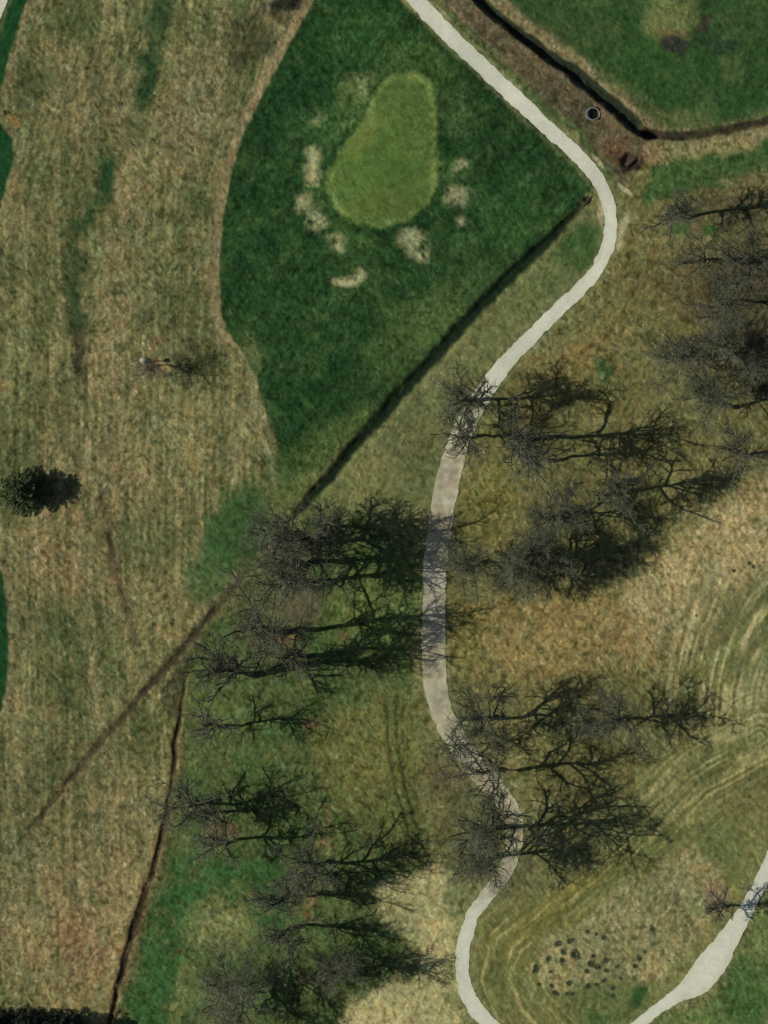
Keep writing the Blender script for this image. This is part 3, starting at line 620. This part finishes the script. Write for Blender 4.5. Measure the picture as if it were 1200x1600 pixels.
def leaf_cards(rng, C0, size, n_up=.3):
    M = len(C0); a = unit(rng.randn(M, 3) * [1, 1, .8]); b = unit(np.cross(a, rng.randn(M, 3))); s_ = (size * (.6 + .8 * rng.rand(M)))[:, None]
    V = np.stack([C0 - a * s_, C0 + b * s_ * .38, C0 + a * s_, C0 - b * s_ * .38], 1).reshape(-1, 3); return V, np.arange(4 * M).reshape(M, 4)
def conifer(px, py, H, Rc, seed, label, group=None, leaf=None):
    rng = np.random.RandomState(seed); x, y = W(px, py); root = empty('conifer', (x, y, float(zat(px, py))), label, 'tree', group)
    K = 8; T = np.zeros((1, K, 3)); T[0, :, 2] = np.linspace(-.2, H, K); TR = np.linspace(.22, .02, K)[None]
    mesh_obj('trunk', *tubes(T, TR, 8), BARK, root, True)
    br = []; rs = []; cc = []
    for wl in np.arange(.08, .97, .052):
        for k in range(9):
            a = 2 * math.pi * (k + rng.rand() * .8) / 9 + wl * 7; L = Rc * math.sin(min(1, (1 - wl) * 1.25) * math.pi / 2) ** .8 * (.72 + .42 * rng.rand())
            t = np.linspace(0, 1, 5)[:, None]; d = np.array([math.cos(a), math.sin(a), 0.]); p = np.array([0, 0, wl * H]) + d * L * t + np.array([0, 0, 1.]) * (.10 * L * t - .25 * L * t * t * (wl < .5) + .18 * L * t * (wl > .5))
            br.append(p); rs.append(np.linspace(.045, .012, 5))
            side = np.array([-d[1], d[0], 0]); m = int(70 + 80 * L / Rc)
            tt = rng.rand(m) ** .7; wd = (.16 + .42 * (1 - tt)) * (.35 + .3 * L)
            q = np.array([0, 0, wl * H]) + d * (L * tt)[:, None] + side * (rng.uniform(-1, 1, m) * wd)[:, None]
            q[:, 2] += np.interp(tt, t[:, 0], p[:, 2] - wl * H) + rng.randn(m) * .09; cc.append(q)
    mesh_obj('branches', *tubes(np.array(br), np.array(rs), 4), BARK, root)
    mesh_obj('needles', *leaf_cards(rng, np.concatenate(cc), .17), leaf or NEEDLE, root); return root
conifer(42, 768, 5.8, 3.8, 5, 'single dark green conifer with a black shadow in the west field by the left edge')
for i, (px, py, H, Rc, lab) in enumerate([(-52,1618,9,4.0,'dark conifer off the bottom left corner, westernmost of the edge row'), (-5,1614,9.5,4.2,'dark conifer second from the west along the bottom edge'), (52,1617,9.0,4.0,'dark conifer in the middle of the row along the bottom left edge'), (105,1616,8.6,3.8,'dark conifer at the east end of the bottom left row near the narrow ditch')]):
    conifer(px, py, H, Rc, 50 + i, lab, 'conifers along the bottom left edge', NEEDLE_SHADE)

# ------------------------------------------------------------------ grass tufts on the pale mound
tufts = [(500,175,.5),(568,195,.4),(625,225,.35),(360,250,.55),(385,240,.4),(400,355,.65),(300,400,.45),(190,390,.4),(85,480,.5),(90,450,.4),(115,590,.4),(520,425,.5),(570,455,.4),(492,485,.4),(545,365,.4),(640,395,.45),(630,410,.4),(350,580,.45),(240,655,.45),(335,660,.4),(375,662,.35),(1005,155,.45),(940,335,.4),(860,445,.4),(750,540,.4),(690,680,.35),(690,620,.35),(270,270,.55),(310,335,.5),(900,390,.35),(215,600,.45),(640,480,.35),(720,450,.4),(210,490,.35),(500,600,.45),(560,590,.4),(620,560,.35)]
tufts = [(820 + a / 5, 1420 + b / 5, r) for a, b, r in tufts] + [(1147,892,.35),(1170,880,.35),(1177,885,.3),(1088,962,.25),(1043,1310,.4),(1047,1315,.3)]
rng = np.random.RandomState(8); n = 170
a = rng.rand(n) * 6.283; rr = np.sqrt(rng.rand(n)) * .55; base = np.stack([np.cos(a) * rr, np.sin(a) * rr, np.zeros(n)], 1)
d = unit(np.stack([np.cos(a) * .3, np.sin(a) * .3, .7 + .6 * rng.rand(n)], 1) + rng.randn(n, 3) * .45); L = (.45 + .5 * rng.rand(n))[:, None]
sd = unit(np.cross(d, [0, 0, 1.])) * .055; mid = base + d * L * .55; tip = base + d * L + np.stack([np.cos(a), np.sin(a), -1.1 + 0 * a], 1) * .2
TV = np.concatenate([np.stack([base - sd, base + sd, mid + sd * .8, mid - sd * .8], 1).reshape(-1, 3), np.stack([mid - sd * .8, mid + sd * .8, tip + sd * .1, tip - sd * .1], 1).reshape(-1, 3)])
TF = np.arange(8 * n).reshape(-1, 4)
t0 = None
random.seed(4)
for i, (px, py, r) in enumerate(tufts):
    if t0 is None: o = t0 = mesh_obj('grass_tuft', TV, TF, TUFTG)
    else: o = t0.copy(); C.objects.link(o)
    x, y = W(px, py); o.location = (x, y, float(zat(px, py)) - .02); q = random.uniform(.7, 1.35); o.scale = (r * 1.1 * q, r * 1.1 * random.uniform(.7, 1.2), r * .7 * q); o.rotation_euler = (0, 0, random.uniform(0, 6.28))
    tag(o, 'dark green grass tuft dotting the pale dry turf of the eastern slopes', 'grass tuft', 'dark grass tufts on the pale turf')

# ------------------------------------------------------------------ concrete manhole riser
def ring(r_out, r_in, z0, z1, n=40):
    th = np.arange(n) / n * 2 * math.pi; V = []
    for r_, z_ in ((r_out, z0), (r_out, z1 - .04), (r_out - .04, z1), (r_in + .03, z1), (r_in, z1 - .03), (r_in, z0)): V.append(np.stack([np.cos(th) * r_, np.sin(th) * r_, np.full(n, z_)], 1))
    id_ = np.arange(6 * n).reshape(6, n); nx = np.roll(id_, -1, 1); F = np.stack([id_[:-1], nx[:-1], nx[1:], id_[1:]], -1).reshape(-1, 4); return np.concatenate(V), F
def disc(r_, z_, n=40, dish=0.0):
    th = np.arange(n) / n * 2 * math.pi; V = []; rs_ = (r_, r_ * .66, r_ * .33, .02)
    for k, q in enumerate(rs_): V.append(np.stack([np.cos(th) * q, np.sin(th) * q, np.full(n, z_ - dish * (1 - (q / r_) ** 2))], 1))
    id_ = np.arange(4 * n).reshape(4, n); nx = np.roll(id_, -1, 1); return np.concatenate(V), np.stack([id_[:-1], nx[:-1], nx[1:], id_[1:]], -1).reshape(-1, 4)
x, y = W(928, 178); g = float(zat(928, 178))
th_ = None
r_ = empty('drain_riser', (x, y, g), 'pale round open concrete drain riser on the brown bank by the dark ditch', 'drain riser')
v, f = ring(1.02, .84, -.4, 1.2); up_ = v[:, 2] > .5; v[up_, 2] -= (v[up_, 0] + 1.02) * .52; mesh_obj('concrete_ring', v, f, CONC, r_, True)
mesh_obj('inlet_floor', *disc(.86, .0, dish=.04), DARKIN, r_)
def pipe(px, py, ang, ln, rad, name, mat, label):
    x, y = W(px, py); r_ = empty(name, (x, y, float(zat(px, py)) + rad * .55), label, 'drain pipe', rz=R(ang))
    v, f = ring(rad, rad * .86, 0, ln, 24); v = v[:, [2, 1, 0]]; v[:, 0] -= ln / 2; mesh_obj('pipe', v, f[:, ::-1], mat, r_, True)
    v, f = disc(rad * .84, ln * .3, 24); v = v[:, [2, 1, 0]]; mesh_obj('pipe_shade_disc', v, f, DARKIN, r_)  # dark disc added across the bore to stand for the shade inside
pipe(920, 312, 45, 2.6, .28, 'culvert_pipe', RUST, 'rusty culvert pipe at the head of the long grass ditch beside the path')
pipe(985, 252, -140, 2.2, .38, 'culvert_pipe', RUST, 'dark culvert pipe in the hollow near the corner of the dark ditch')

# ------------------------------------------------------------------ white rock and post by the lone tree
def rock(px, py, r, seed, label, mat):
    rng = np.random.RandomState(seed); n, m = 18, 10; th = np.arange(n) / n * 6.2832; ph = np.linspace(.02, math.pi - .02, m)
    d = np.stack([np.outer(np.sin(ph), np.cos(th)), np.outer(np.sin(ph), np.sin(th)), np.outer(np.cos(ph), np.ones(n))], -1)
    k = np.ones(d.shape[:2])
    for _ in range(9): q = unit(rng.randn(3)); k = np.minimum(k, (.72 + .2 * rng.rand()) / np.maximum(d @ q, .3))
    V = d * k[..., None] * r * np.array([1.0, 1.0, .85]); id_ = np.arange(n * m).reshape(m, n); nx = np.roll(id_, -1, 1)
    F = np.stack([id_[:-1], id_[1:], nx[1:], nx[:-1]], -1).reshape(-1, 4); x, y = W(px, py)
    o = mesh_obj('boulder', V.reshape(-1, 3), F, mat); o.location = (x, y, float(zat(px, py)) + r * .35); return tag(o, label, 'boulder')
rock(225, 564, .62, 2, 'white boulder at the foot of the lone pale tree in the west field', PALE)
def post(px, py, h):
    x, y = W(px, py); r_ = empty('marker_post', (x, y, float(zat(px, py))), 'dark wooden marker post with a small board beside the white boulder', 'post')
    th = 4; P = np.array([[[0, 0, -.2], [0, 0, h * .5], [0, 0, h]]]); mesh_obj('post', *tubes(P, np.array([[.09, .085, .08]]), 8), WOOD, r_)
    bx = np.array([[sx * .06, sy * .34, h - .28 + sz * .28] for sx in (-1, 1) for sy in (-1, 1) for sz in (-1, 1)]) + np.array([.15, 0, 0])
    mesh_obj('board', bx, [[0, 1, 3, 2], [4, 6, 7, 5], [0, 4, 5, 1], [2, 3, 7, 6], [1, 5, 7, 3], [0, 2, 6, 4]], WOOD, r_)
post(236, 565, 2.2)
